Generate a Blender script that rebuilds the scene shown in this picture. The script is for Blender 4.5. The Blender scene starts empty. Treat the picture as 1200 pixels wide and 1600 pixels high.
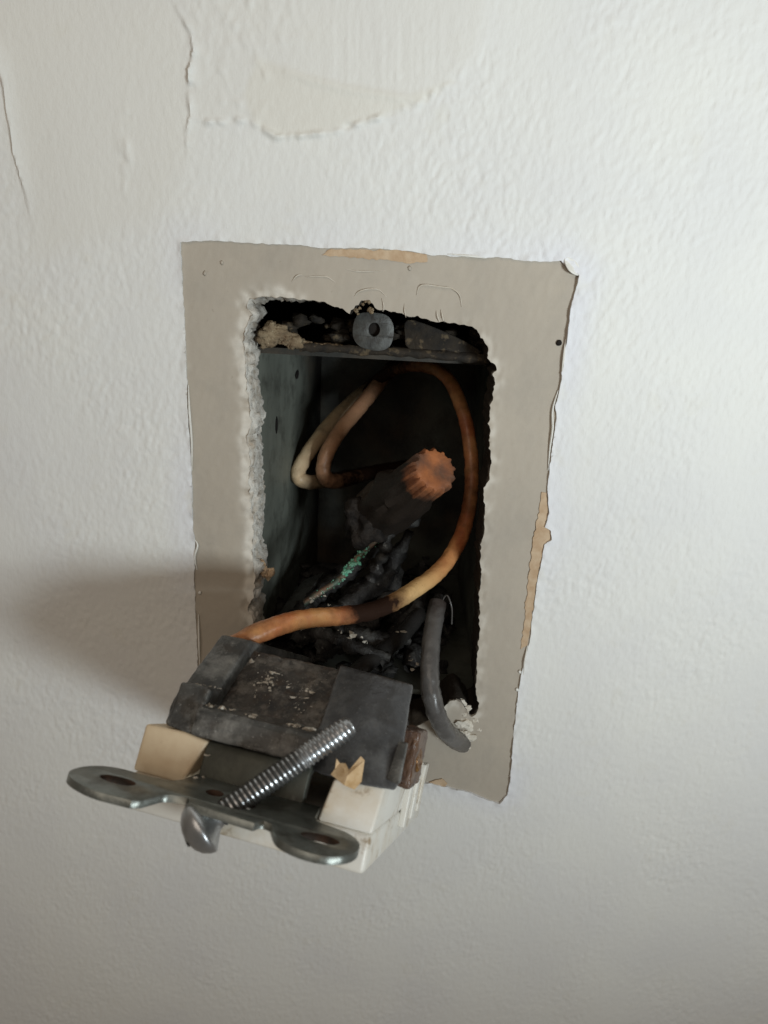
import bpy, bmesh, math, random
import numpy as np
from mathutils import Vector, Matrix, Euler, noise
from mathutils.geometry import tessellate_polygon

# ------------------------------------------------------------------ camera, world, light, exposure
MM = 0.001
scene = bpy.context.scene
col = scene.collection
R = math.radians

cam_data = bpy.data.cameras.new('camera')
cam = bpy.data.objects.new('camera', cam_data)
col.objects.link(cam)
cam.location = (4.515*MM, -136.91*MM, 55.75*MM)
cam.rotation_euler = (R(71.238), R(-2.870), R(1.528))
cam_data.sensor_fit = 'VERTICAL'
cam_data.sensor_height = 36.0
cam_data.sensor_width = 27.0
cam_data.lens = 1150/1600*36.0
cam_data.clip_start = 0.004
cam_data.clip_end = 20.0
cam_data.dof.use_dof = True
cam_data.dof.focus_distance = 0.142
cam_data.dof.aperture_fstop = 36.0
scene.camera = cam

world = bpy.data.worlds.new('World')
scene.world = world
world.use_nodes = True
bg = world.node_tree.nodes['Background']
bg.inputs['Color'].default_value = (1.0, 0.86, 0.70, 1)
bg.inputs['Strength'].default_value = 0.12

def area(name, loc, target, size, size_y, power, color):
    l = bpy.data.lights.new(name, 'AREA')
    l.shape = 'RECTANGLE'; l.size = size; l.size_y = size_y
    l.energy = power; l.color = color
    o = bpy.data.objects.new(name, l); col.objects.link(o)
    o.location = loc
    d = Vector(target) - Vector(loc)
    o.rotation_euler = d.to_track_quat('-Z', 'Y').to_euler()
    return o
key = area('window_light', (0.193, -0.298, 0.012), (0.045, 0, 0.080), 0.075, 0.06, 0.213, (0.87, 0.965, 1.0))
key.data.spread = R(85)
area('added_fill_light', (-0.11, -0.36, 0.26), (-0.04, 0, 0.03), 0.40, 0.30, 0.48, (1.0, 0.86, 0.72))  # added warm fill lamp standing in for the ambient light

scene.view_settings.view_transform = 'Standard'
scene.view_settings.look = 'None'
scene.view_settings.exposure = 0.0
scene.view_settings.gamma = 1.0

# ------------------------------------------------------------------ material helpers
class NT:
    def __init__(s, name):
        s.m = bpy.data.materials.new(name); s.m.use_nodes = True
        s.t = s.m.node_tree; s.b = s.t.nodes['Principled BSDF']
        s.tc = s.t.nodes.new('ShaderNodeTexCoord').outputs['Object']
    def n(s, typ, **kw):
        nd = s.t.nodes.new(typ)
        for k, v in kw.items(): setattr(nd, k, v)
        return nd
    def link(s, a, b): s.t.links.new(a, b)
    def noise(s, scale, detail=4, rough=.55, stretch=None, dist=0.0):
        nd = s.n('ShaderNodeTexNoise')
        nd.inputs['Scale'].default_value = scale; nd.inputs['Detail'].default_value = detail
        nd.inputs['Roughness'].default_value = rough; nd.inputs['Distortion'].default_value = dist
        if stretch:
            mp = s.n('ShaderNodeMapping'); mp.inputs['Scale'].default_value = stretch
            s.link(s.tc, mp.inputs['Vector']); s.link(mp.outputs[0], nd.inputs['Vector'])
        else: s.link(s.tc, nd.inputs['Vector'])
        return nd.outputs['Fac']
    def ramp(s, fac, stops):
        nd = s.n('ShaderNodeValToRGB'); e = nd.color_ramp.elements
        while len(e) < len(stops): e.new(.5)
        for i, (p, c) in enumerate(stops):
            e[i].position = p
            e[i].color = (c, c, c, 1) if isinstance(c, (int, float)) else (*c, 1)
        s.link(fac, nd.inputs['Fac']); return nd.outputs['Color']
    def attr(s, name):
        nd = s.n('ShaderNodeAttribute'); nd.attribute_name = name; return nd.outputs['Fac']
    def mix(s, fac, a, b):
        nd = s.n('ShaderNodeMix', data_type='RGBA')
        if isinstance(fac, (int, float)): nd.inputs[0].default_value = fac
        else: s.link(fac, nd.inputs[0])
        for sock, v in ((nd.inputs[6], a), (nd.inputs[7], b)):
            if isinstance(v, tuple): sock.default_value = (*v, 1)
            else: s.link(v, sock)
        return nd.outputs[2]
    def math(s, op, a, b=None, clamp=False):
        nd = s.n('ShaderNodeMath', operation=op, use_clamp=clamp)
        for i, v in enumerate((a, b)):
            if v is None: continue
            if isinstance(v, (int, float)): nd.inputs[i].default_value = v
            else: s.link(v, nd.inputs[i])
        return nd.outputs[0]
    def out(s, color, rough=.6, metal=0.0, bumps=(), spec=.5):
        if isinstance(color, tuple): s.b.inputs['Base Color'].default_value = (*color, 1)
        else: s.link(color, s.b.inputs['Base Color'])
        if isinstance(rough, (int, float)): s.b.inputs['Roughness'].default_value = rough
        else: s.link(rough, s.b.inputs['Roughness'])
        if isinstance(metal, (int, float)): s.b.inputs['Metallic'].default_value = metal
        else: s.link(metal, s.b.inputs['Metallic'])
        s.b.inputs['Specular IOR Level'].default_value = spec
        prev = None
        for fac, dist, st in bumps:
            bp = s.n('ShaderNodeBump'); bp.inputs['Distance'].default_value = dist*MM
            bp.inputs['Strength'].default_value = st
            s.link(fac, bp.inputs['Height'])
            if prev: s.link(prev, bp.inputs['Normal'])
            prev = bp.outputs['Normal']
        if prev: s.link(prev, s.b.inputs['Normal'])
        return s.m

def two_tone(name, a, b, scale, lo=.4, hi=.6, rough=.6, metal=0., bump=.1, bscale=None, spec=.5, c=None, cscale=None, clo=.55, chi=.65, stretch=None):
    t = NT(name)
    f = t.ramp(t.noise(scale, 5, .6, stretch), [(lo, 0.), (hi, 1.)])
    colr = t.mix(f, a, b)
    if c:
        g = t.ramp(t.noise(cscale, 6, .65), [(clo, 0.), (chi, 1.)])
        colr = t.mix(g, colr, c)
    return t.out(colr, rough, metal, [(t.noise(bscale or scale*3, 5, .6), bump, .8)], spec)

# wall paint: off-white, with creamier bare spackle where the attribute says so
t = NT('wall_paint')
tint = t.mix(t.ramp(t.noise(38, 3), [(.35, 0.), (.7, 1.)]), (.775, .775, .745), (.735, .735, .725))
halo = t.mix(t.attr('smear'), tint, (.74, .745, .775))
c = t.mix(t.attr('spackle'), halo, (.735, .720, .665))
c = t.mix(t.ramp(t.noise(160, 4), [(.60, 0.), (.78, .55)]), c, (.72, .705, .645))
M_paint = t.out(c, .62, 0, [(t.noise(1100, 4, .6, (1, 1, .5)), .13, .8), (t.noise(3800, 3, .6), .04, .8)], .35)
# bare joint compound / old paint below
t = NT('bare_plaster')
f = t.ramp(t.noise(60, 5, .6), [(.3, 0.), (.7, 1.)])
c = t.mix(f, (.455, .405, .335), (.415, .370, .310))
c = t.mix(t.ramp(t.noise(240, 5, .6), [(.58, 0.), (.8, .5)]), c, (.50, .455, .385))
c = t.mix(t.attr('chalk'), c, (.66, .62, .55))
c = t.mix(t.ramp(t.noise(75, 6, .7), [(.48, 0.), (.72, .75)]), c, (.37, .335, .285))
c = t.mix(t.ramp(t.noise(900, 4, .7), [(.66, 0.), (.74, .6)]), c, (.27, .22, .17))
M_bare = t.out(c, .72, 0, [(t.noise(500, 5, .6), .08, .6), (t.noise(3000, 3), .03, .6)], .3)
M_gypsum = two_tone('gypsum', (.70, .66, .58), (.55, .48, .38), 420, .45, .7, .9, 0, .35, 1500, .2, c=(.22, .15, .10), cscale=300, clo=.60, chi=.70)
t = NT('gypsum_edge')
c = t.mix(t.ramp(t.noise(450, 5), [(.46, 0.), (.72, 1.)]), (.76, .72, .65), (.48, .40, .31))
soot_and_shade = t.attr('soot_and_shade')
c = t.mix(soot_and_shade, c, (.035, .028, .022))
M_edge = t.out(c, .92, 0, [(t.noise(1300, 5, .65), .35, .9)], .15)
M_kraft = two_tone('torn_kraft_paper', (.47, .33, .21), (.60, .47, .33), 350, .4, .7, .9, 0, .12, 1600, .2)
M_flake = two_tone('paint_flake', (.80, .79, .75), (.72, .70, .64), 500, .4, .7, .5, 0, .03, 2000)
M_sliver = two_tone('paint_sliver', (.66, .61, .53), (.55, .48, .38), 800, .4, .7, .6, 0, .03, 2000)
M_black = two_tone('soot_black', (.010, .009, .008), (.022, .018, .015), 300, .4, .7, .9, 0, .1, 900, .2)
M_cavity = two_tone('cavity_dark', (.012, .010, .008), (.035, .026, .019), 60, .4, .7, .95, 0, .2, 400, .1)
t = NT('box_steel')
c = t.mix(t.ramp(t.noise(70, 5, .6, (1, 1, .25)), [(.35, 0.), (.7, 1.)]), (.25, .265, .225), (.15, .16, .135))
c = t.mix(t.ramp(t.noise(150, 6, .7), [(.48, 0.), (.70, .85)]), c, (.07, .07, .058))
c = t.mix(t.attr('soot_and_shade'), c, t.mix(t.ramp(t.noise(90, 5), [(.45, 0.), (.7, 1.)]), (.016, .013, .011), (.075, .050, .031)))
M_box = t.out(c, .55, .25, [(t.noise(600, 5), .08, .6)], .4)
M_tab = two_tone('galvanised_tab', (.085, .088, .082), (.036, .036, .034), 260, .35, .65, .5, .3, .15, 900, c=(.03, .025, .02), cscale=420, clo=.5, chi=.66)
M_mortar = two_tone('crumbly_mortar', (.27, .21, .135), (.15, .105, .065), 420, .4, .65, .9, 0, .6, 1400, .2, c=(.42, .35, .24), cscale=900, clo=.62, chi=.7)
M_rust = two_tone('rusty_lip', (.040, .031, .022), (.018, .016, .014), 260, .4, .65, .8, .2, .3, 1200, .3, c=(.12, .09, .055), cscale=500)

def wire_mat(name, a, b, char=(.022, .010, .006)):
    t = NT(name)
    c = t.mix(t.ramp(t.noise(140, 4, .6), [(.35, 0.), (.7, 1.)]), a, b)
    n = t.math('MULTIPLY', t.math('SUBTRACT', t.noise(420, 5, .65), .5), .9)
    bf = t.ramp(t.math('ADD', t.attr('burn_or_shade'), n), [(.15, 0.), (.88, 1.)])
    c = t.mix(t.attr('pale'), c, (.72, .47, .21))
    c = t.mix(t.ramp(t.noise(1500, 4, .7), [(.62, 0.), (.72, .75)]), c, tuple(v*.35 for v in b))
    c = t.mix(bf, c, char)
    t.link(t.mix(bf, (.5, .5, .5), (.10, .10, .10)), t.b.inputs['Specular IOR Level'])
    return t.out(c, t.mix(bf, (.27, .27, .27), (.7, .7, .7)), 0, [(t.noise(500, 5), .16, .7), (t.noise(2600, 4), .05, .7)], .5)
M_w_orange = wire_mat('scorched_orange_insulation', (.44, .135, .050), (.60, .30, .115))
M_w_tan = wire_mat('yellowed_insulation', (.78, .60, .39), (.64, .43, .24))
M_w_pink = wire_mat('browned_insulation', (.62, .33, .19), (.52, .29, .165))
M_w_grey = wire_mat('grey_rubber', (.125, .118, .112), (.075, .070, .067))
M_w_black = wire_mat('black_rubber', (.02, .019, .018), (.035, .032, .030))
M_ash = two_tone('ash', (.014, .012, .011), (.075, .073, .068), 260, .46, .72, .6, 0, .6, 1300, .4, c=(.26, .25, .235), cscale=650, clo=.64, chi=.74)
M_char = two_tone('char', (.010, .008, .007), (.035, .028, .023), 330, .42, .7, .7, 0, .5, 1300, .2, c=(.10, .085, .07), cscale=800, clo=.64, chi=.76)
M_green = two_tone('verdigris', (.11, .40, .26), (.34, .62, .47), 700, .4, .65, .85, 0, .4, 2600, .2)
M_copper = two_tone('dull_copper', (.20, .12, .08), (.10, .14, .11), 500, .4, .6, .55, .5, .1, 1500)
t = NT('wire_nut_plastic')
c = t.mix(t.ramp(t.noise(300, 5), [(.35, 0.), (.7, 1.)]), (.40, .145, .055), (.20, .075, .038))
c = t.mix(t.ramp(t.noise(160, 4), [(.40, 0.), (.62, .85)]), c, (.095, .060, .044))
n_ = t.math('MULTIPLY', t.math('SUBTRACT', t.noise(380, 5, .65), .5), 1.0)
c = t.mix(t.ramp(t.math('ADD', t.attr('burn_or_shade'), n_), [(.25, 0.), (.7, 1.)]), c, (.024, .018, .014))
M_nut = t.out(c, .45, 0, [(t.noise(800, 5), .16, .8)], .4)
# device
def bake(name, base, smear, brown, dust, kd, sc=1.0, rough=.5):
    t = NT(name)
    c = t.mix(t.ramp(t.noise(230*sc, 5, .65, (1, .6, 1), .6), [(.36, 0.), (.68, 1.)]), base, smear)
    c = t.mix(t.ramp(t.noise(300*sc, 5, .6), [(.52, 0.), (.72, .8)]), c, brown)
    c = t.mix(t.ramp(t.noise(170*sc, 7, .75), [(.47, 0.), (.70, kd)]), c, dust)
    c = t.mix(t.ramp(t.noise(1900, 4, .7), [(.62, 0.), (.70, kd)]), c, dust)
    return t.out(c, t.ramp(t.noise(120, 4), [(.3, rough-.12), (.7, rough+.2)]), 0, [(t.noise(420, 5, .65), .16, .7), (t.noise(2200, 4), .05, .7)], .5)
M_bake = bake('dusty_black_bakelite', (.028, .028, .027), (.080, .080, .075), (.040, .031, .023), (.29, .285, .265), .75, 1., .42)
M_bake_smooth = bake('black_bakelite', (.026, .026, .028), (.060, .060, .063), (.028, .025, .023), (.20, .20, .195), .45, .8, .34)
M_bake_dirty = bake('dirt_caked_bakelite', (.020, .018, .017), (.055, .046, .038), (.055, .032, .018), (.24, .215, .185), .8, 1.5, .6)
M_white = two_tone('white_plastic', (.74, .715, .655), (.62, .54, .42), 160, .44, .72, .38, 0, .06, 600, .5, c=(.30, .22, .135), cscale=330, clo=.59, chi=.72)
M_tan = two_tone('yellowed_plastic', (.70, .575, .40), (.60, .46, .30), 300, .35, .75, .45, 0, .03, 600, .5, c=(.45, .33, .2), cscale=400, clo=.68, chi=.85)
M_strap = two_tone('zinc_steel_strap', (.26, .274, .255), (.14, .15, .136), 330, .35, .7, .36, .7, .10, 700, .5, c=(.085, .08, .065), cscale=260, clo=.54, chi=.72)
M_strap_shaded = two_tone('shaded_strap_steel', (.085, .088, .072), (.045, .047, .040), 260, .35, .7, .5, .4, .1, 700, .4, c=(.16, .165, .15), cscale=300, clo=.6, chi=.75)  # darker strap steel, shade on the joggle painted into its colour
M_hole_shade = two_tone('shaded_hole_wall', (.075, .038, .022), (.03, .02, .014), 500, .4, .6, .8, .1, .1, 1500)  # dark brown hole walls, painted for the shade inside the strap holes
t = NT('zinc_screw')
c = t.mix(t.ramp(t.noise(400, 4), [(.35, 0.), (.7, 1.)]), (.52, .53, .54), (.34, .35, .36))
g_ = t.ramp(t.math('ADD', t.attr('burn_or_shade'), t.math('MULTIPLY', t.math('SUBTRACT', t.noise(600, 4), .5), .6)), [(.3, 0.), (.75, 1.)])
c = t.mix(g_, c, (.040, .041, .039))  # dark mix paints shade onto the lower part of the screw
M_screw = t.out(c, t.mix(g_, (.33, .33, .33), (.7, .7, .7)), t.mix(g_, (.92, .92, .92), (.15, .15, .15)), [(t.noise(2500, 3), .03, .6)], .5)
M_brass = two_tone('scorched_brass', (.40, .22, .08), (.16, .075, .035), 330, .4, .62, .3, .75, .2, 1200)
M_brown = two_tone('scorched_brown_clamp', (.055, .028, .020), (.13, .065, .032), 330, .4, .65, .3, 0, .3, 1000, .6)
M_card = two_tone('torn_cardboard', (.62, .45, .27), (.45, .29, .14), 500, .4, .65, .9, 0, .25, 1600, .2)
M_crumb = two_tone('plaster_crumb', (.55, .51, .44), (.28, .24, .19), 500, .4, .65, .9, 0, .2, 2000, .2)

# ------------------------------------------------------------------ mesh helpers (all lengths in millimetres)
def link(name, me, mat, parent=None, smooth=True):
    o = bpy.data.objects.new(name, me); col.objects.link(o)
    if mat: me.materials.append(mat)
    if parent: o.parent = parent
    if smooth is True: me.shade_smooth()
    return o
def tag(o, label, cat, group=None):
    o['label'] = label; o['category'] = cat
    if group: o['group'] = group
    return o
def empty(name, loc=(0, 0, 0), rot=(0, 0, 0)):
    o = bpy.data.objects.new(name, None); col.objects.link(o)
    o.location = Vector(loc)*MM; o.rotation_euler = rot; o.empty_display_size = .01
    return o
def mesh(name, v, f, mat, parent=None, smooth=True, attrs=None):
    me = bpy.data.meshes.new(name)
    me.from_pydata([tuple(c*MM for c in p) for p in v], [], f)
    if attrs:
        for k, a in attrs.items():
            at = me.attributes.new(k, 'FLOAT', 'POINT'); at.data.foreach_set('value', np.asarray(a, dtype=np.float32))
    me.update()
    return link(name, me, mat, parent, smooth)
def bevel(o, w=.25, seg=2, ang=35):
    m = o.modifiers.new('bevel', 'BEVEL'); m.width = w*MM; m.segments = seg
    m.limit_method = 'ANGLE'; m.angle_limit = R(ang); m.harden_normals = False
    return o
def catmull(pts, per=10):
    P = [np.array(p, float) for p in pts]
    P = [2*P[0]-P[1]] + P + [2*P[-1]-P[-2]]
    out = []
    for i in range(1, len(P)-2):
        for k in range(per):
            s = k/per
            out.append(.5*((2*P[i]) + (P[i+1]-P[i-1])*s + (2*P[i-1]-5*P[i]+4*P[i+1]-P[i+2])*s*s + (3*P[i]-P[i-1]-3*P[i+1]+P[i+2])*s**3))
    out.append(P[-2]); return out
def tube(name, pts, rad, mat, parent=None, seg=14, per=10, burn_or_shade=None, rough=0.0, seed=0, caps=True, smooth_path=True, pale=None):
    path = catmull(pts, per) if smooth_path else [np.array(p, float) for p in pts]
    n = len(path); v = []; f = []; at = []; pa = []
    up = None
    for i, p in enumerate(path):
        d = path[min(i+1, n-1)] - path[max(i-1, 0)]; d = d/np.linalg.norm(d)
        if up is None:
            up = np.cross(d, [0.31, .2, .93]); up /= np.linalg.norm(up)
        up = up - d*np.dot(up, d); up /= np.linalg.norm(up)
        sd = np.cross(d, up); s = i/(n-1)
        r = rad(s) if callable(rad) else rad
        for k in range(seg):
            a = 2*math.pi*k/seg
            q = p + (up*math.cos(a) + sd*math.sin(a))*r
            if rough: q = q + (up*math.cos(a) + sd*math.sin(a))*rough*noise.noise(Vector(q*.9) + Vector((seed*7.1, 0, 0)))
            v.append(q); at.append(burn_or_shade(s) if burn_or_shade else 0.); pa.append(pale(s) if pale else 0.)
    for i in range(n-1):
        for k in range(seg):
            a, b = i*seg+k, i*seg+(k+1) % seg
            f.append((a, b, b+seg, a+seg))
    if caps:
        f.append(tuple(range(seg-1, -1, -1))); f.append(tuple((n-1)*seg+k for k in range(seg)))
    o = mesh(name, v, f, mat, parent, True, {'burn_or_shade': at, 'pale': pa})
    o.data.set_sharp_from_angle(angle=R(50))
    return o
def prism(name, prof, axis, a0, a1, mat, parent=None, bev=.3, jitter=0):
    """profile polygon extruded along one axis: prof holds the two other coordinates in order."""
    idx = {'u': (1, 2, 0), 'v': (0, 2, 1), 'w': (0, 1, 2)}[axis]
    v = []
    for a in (a0, a1):
        for p in prof:
            c = [0, 0, 0]; c[idx[0]] = p[0]; c[idx[1]] = p[1]; c[idx[2]] = a
            v.append(c)
    n = len(prof)
    f = [tuple(range(n)), tuple(range(2*n-1, n-1, -1))] + [(i, n+i, n+(i+1) % n, (i+1) % n) for i in range(n)]
    o = mesh(name, v, f, mat, parent, True); fixn(o)
    if bev: bevel(o, bev, 3)
    else: o.data.set_sharp_from_angle(angle=R(40))
    return o
def hexa(name, c8, mat, parent=None, bev=.3):
    """eight corners: bottom four then top four, same order."""
    f = [(0, 1, 2, 3), (7, 6, 5, 4), (0, 4, 5, 1), (1, 5, 6, 2), (2, 6, 7, 3), (3, 7, 4, 0)]
    o = mesh(name, c8, f, mat, parent, True); fixn(o)
    if bev: bevel(o, bev, 3)
    return o
def block(name, lo, hi, mat, parent=None, bev=.3):
    x0, y0, z0 = lo; x1, y1, z1 = hi
    return hexa(name, [(x0,y0,z0),(x1,y0,z0),(x1,y1,z0),(x0,y1,z0),(x0,y0,z1),(x1,y0,z1),(x1,y1,z1),(x0,y1,z1)], mat, parent, bev)
def fixn(o):
    bm = bmesh.new(); bm.from_mesh(o.data); bmesh.ops.recalc_face_normals(bm, faces=bm.faces); bm.to_mesh(o.data); bm.free()
def plate(name, outer, holes, th, hf, mat, parent=None, bev=.12):
    """flat plate with holes; outline in (u, v), top surface height hf(u, v), thickness th downwards."""
    loops = [outer] + holes
    pts = [p for lp in loops for p in lp]
    tris = tessellate_polygon([[Vector((p[0], p[1], 0)) for p in lp] for lp in loops])
    n = len(pts)
    v = [(p[0], p[1], hf(*p)) for p in pts] + [(p[0], p[1], hf(*p)-th) for p in pts]
    f = [tuple(t_) for t_ in tris] + [tuple(n+i for i in reversed(t_)) for t_ in tris]
    s = 0
    for lp in loops:
        m = len(lp)
        for i in range(m): f.append((s+i, s+(i+1) % m, n+s+(i+1) % m, n+s+i))
        s += m
    o = mesh(name, v, f, mat, parent, True)
    if holes and mat is M_strap:
        o.data.materials.append(M_hole_shade)
        b_ = 2*len(tris)+len(outer)
        for k in range(b_, len(f)): o.data.polygons[k].material_index = 1
    fixn(o)
    if bev: bevel(o, bev, 2)
    return o
def rough(o, amt=.18, size=1.6, lv=4):
    m = o.modifiers.new('sub', 'SUBSURF'); m.subdivision_type = 'SIMPLE'; m.levels = m.render_levels = lv
    for k, (a_, s_) in enumerate(((amt, size), (amt*.5, size*.35))):
        tx = bpy.data.textures.new('wear', 'CLOUDS'); tx.noise_scale = s_*MM; tx.noise_depth = 3
        d_ = o.modifiers.new('wear', 'DISPLACE'); d_.texture = tx; d_.strength = a_*MM*2; d_.mid_level = .5; d_.texture_coords = 'LOCAL'
    return o
def ellipse(cx, cy, rx, ry, n=20, rot=0):
    return [(cx+rx*math.cos(a)*math.cos(rot)-ry*math.sin(a)*math.sin(rot), cy+rx*math.cos(a)*math.sin(rot)+ry*math.sin(a)*math.cos(rot)) for a in [2*math.pi*i/n for i in range(n)]]
def smooth_loop(pts, per=4):
    n = len(pts); out = []
    for i in range(n):
        p0, p1, p2, p3 = [np.array(pts[(i+k-1) % n], float) for k in range(4)]
        for k in range(per):
            s = k/per
            out.append(tuple(.5*((2*p1)+(p2-p0)*s+(2*p0-5*p1+4*p2-p3)*s*s+(3*p1-p0-3*p2+p3)*s**3)))
    return out
def lump_geo(c, r, seed, sub=2, amp=.45, sc=(1, 1, 1), freq=1.4):
    bm = bmesh.new(); bmesh.ops.create_icosphere(bm, subdivisions=sub, radius=1.0)
    v = []
    for q in bm.verts:
        d = q.co.copy(); k = 1 + amp*noise.noise(d*freq + Vector((seed*3.7, seed*1.3, 0))) + amp*.5*noise.noise(d*freq*2.6 + Vector((0, seed*2.1, 5)))
        v.append((c[0]+d.x*k*r*sc[0], c[1]+d.y*k*r*sc[1], c[2]+d.z*k*r*sc[2]))
    f = [tuple(x.index for x in fc.verts) for fc in bm.faces]; bm.free()
    return v, f
def lumps(name, items, mat, parent=None, sub=2, amp=.45, smooth=True):
    V, F = [], []
    for i, it in enumerate(items):
        c, r = it[0], it[1]; sc = it[2] if len(it) > 2 else (1, 1, 1)
        v, f = lump_geo(c, r, i*1.37+len(name), sub, amp, sc)
        b = len(V); V += v; F += [tuple(b+k for k in q) for q in f]
    return mesh(name, V, F, mat, parent, smooth)

# ------------------------------------------------------------------ the wall
rng = np.random.default_rng(11)
TILE, TN = 256.0, 1024
def field(seed, sx, sz, ang):
    """periodic smooth random field, feature sizes sx by sz (mm), long axis turned by ang."""
    g = np.random.default_rng(seed).standard_normal((TN, TN))
    k = np.fft.fftfreq(TN, TILE/TN)
    KX, KZ = np.meshgrid(k, k, indexing='ij'); ca, sa = math.cos(ang), math.sin(ang)
    A = (KX*ca + KZ*sa)*sx; B = (-KX*sa + KZ*ca)*sz
    h = np.fft.ifft2(np.fft.fft2(g)*np.exp(-(A*A+B*B)*4.0)).real
    return h/h.std()
def samp(F, x, z):
    u = (x/TILE*TN) % TN; w = (z/TILE*TN) % TN
    i = np.floor(u).astype(int) % TN; j = np.floor(w).astype(int) % TN; fu = u-np.floor(u); fw = w-np.floor(w)
    i1 = (i+1) % TN; j1 = (j+1) % TN
    return F[i, j]*(1-fu)*(1-fw)+F[i1, j]*fu*(1-fw)+F[i, j1]*(1-fu)*fw+F[i1, j1]*fu*fw
F_st = field(1, .52, 1.15, R(-16)); F_st2 = field(2, .36, .6, R(10)); F_amp = field(8, 9, 12, 0); F_low = field(3, 14, 18, 0); F_rough = field(4, .9, 1.2, R(25)); F_fine = field(5, .35, .5, 0)
F_str = field(6, .45, 14, R(2))

def segdist(x, z, poly, closed=False):
    """distance, sign (+ right of travel) and path parameter to a polyline."""
    P = np.array(poly, float); Q = np.roll(P, -1, 0) if closed else P[1:]
    P = P if closed else P[:-1]
    best = np.full(x.shape, 1e9); sg = np.ones(x.shape); par = np.zeros(x.shape); m = len(P)
    for i in range(m):
        dx, dz = Q[i]-P[i]; L2 = dx*dx+dz*dz+1e-12
        tt = np.clip(((x-P[i, 0])*dx+(z-P[i, 1])*dz)/L2, 0, 1)
        ex = x-P[i, 0]-tt*dx; ez = z-P[i, 1]-tt*dz
        d = ex*ex+ez*ez; k = d < best
        best = np.where(k, d, best); sg = np.where(k, np.where(dz*ex-dx*ez >= 0, 1., -1.), sg); par = np.where(k, (i+tt)/m, par)
    return np.sqrt(best), sg, par
def inside(x, z, poly):
    P = np.array(poly, float); Q = np.roll(P, -1, 0); c = np.zeros(x.shape, bool)
    for (x0, z0), (x1, z1) in zip(P, Q):
        if z0 == z1: continue
        c ^= ((z0 > z) != (z1 > z)) & (x < (x1-x0)*(z-z0)/(z1-z0)+x0)
    return c
def sdf(x, z, poly):
    """positive outside the closed outline."""
    P = np.array(poly); out = np.full(x.shape, 50.0)
    near = (x > P[:, 0].min()-6) & (x < P[:, 0].max()+6) & (z > P[:, 1].min()-6) & (z < P[:, 1].max()+6)
    d, _, _ = segdist(x[near], z[near], poly, True)
    out[near] = np.where(inside(x[near], z[near], poly), -d, d); return out
def roughen_loop(pts, step, amp, seed, freq=.6):
    """resample a closed outline and shift it by noise so that it reads as torn."""
    P = np.array(pts, float); out = []
    for i in range(len(P)):
        a, b = P[i], P[(i+1) % len(P)]; L = np.linalg.norm(b-a); n = max(1, int(L/step))
        nx, nz = (b-a)[1]/(L+1e-9), -(b-a)[0]/(L+1e-9)
        for k in range(n):
            p = a+(b-a)*k/n
            e = amp*(noise.noise(Vector((p[0]*freq, p[1]*freq, seed)))+.6*noise.noise(Vector((p[0]*freq*3.1, p[1]*freq*3.1, seed+9))))
            out.append((p[0]+nx*e, p[1]+nz*e))
    return out

PATCH = [(-35.0,57.3),(-29.6,57.8),(-21.8,57.7),(-13.9,57.8),(-9.6,57.5),(-3.7,57.9),(0.8,57.9),(5.3,57.8),(8.4,57.4),(14.3,57.3),(21.0,57.5),(26.6,57.1),(31.7,57.5),(33.5,56.2),(35.1,55.3),(34.8,52.0),(34.4,48.7),(34.5,44.2),(34.4,40.2),(34.3,34.9),(33.9,32.3),(34.4,30.1),(34.3,24.0),(34.3,18.3),(34.5,15.1),(35.3,11.2),(34.9,8.3),(36.1,7.5),(36.4,5.7),(35.2,4.5),(35.0,0.4),(34.7,-4.6),(34.7,-11.0),(34.7,-17.7),(34.1,-21.5),(33.8,-26.1),(33.7,-34.0),(34.0,-43.8),(34.3,-51.4),(34.1,-55.7),(32.6,-58.3),(28.9,-57.1),(25.9,-55.8),(20.8,-54.7),(16.4,-53.8),(6.4,-53.9),(-8.0,-54.7),(-22.4,-55.9),(-34.3,-57.3),(-34.5,-45.2),(-34.6,-27.5),(-34.7,-14.0),(-34.7,-6.7),(-34.2,0.3),(-34.6,3.0),(-34.5,13.7),(-34.6,21.3),(-34.8,27.5),(-34.8,37.1),(-34.9,47.3)]
HOLE = [(-23.2,47.9),(-20.7,48.8),(-16.0,48.8),(-11.4,48.6),(-8.0,47.8),(-5.0,46.7),(-3.8,48.0),(-2.7,49.0),(-1.1,48.8),(0.1,47.6),(3.6,47.2),(5.9,46.8),(8.3,46.5),(11.8,46.1),(15.2,45.9),(17.8,45.2),(19.6,43.6),(20.6,41.4),(20.5,40.0),(21.8,39.4),(22.4,38.0),(21.6,36.8),(22.4,35.5),(22.1,32.5),(21.8,29.4),(22.4,25.8),(22.4,23.3),(23.2,20.6),(23.1,17.3),(22.2,15.4),(23.0,10.5),(23.0,6.5),(22.6,3.7),(23.5,-3.1),(23.5,-8.8),(24.3,-14.6),(24.3,-20.6),(24.6,-26.7),(24.8,-30.6),(25.8,-32.9),(25.5,-35.2),(24.2,-36.1),(22.4,-33.2),(20.6,-32.0),(19.1,-33.1),(16.6,-36.8),(11.3,-40.4),(0.1,-39.5),(-11.2,-37.8),(-19.5,-36.0),(-22.8,-33.0),(-23.3,-20.7),(-22.8,-15.9),(-23.9,-13.3),(-22.7,-10.3),(-22.3,-6.7),(-22.9,-1.8),(-22.4,3.7),(-23.0,9.1),(-23.4,14.3),(-23.0,18.2),(-23.7,22.0),(-22.8,25.7),(-23.2,29.4),(-23.7,33.0),(-23.9,37.7),(-24.1,41.1),(-23.5,44.0),(-22.3,45.5),(-23.4,46.6)]
PATCH_R = roughen_loop(PATCH, .6, .20, 3.0, .9)
HOLE_R = roughen_loop(HOLE, .45, .45, 5.0, .9)

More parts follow.
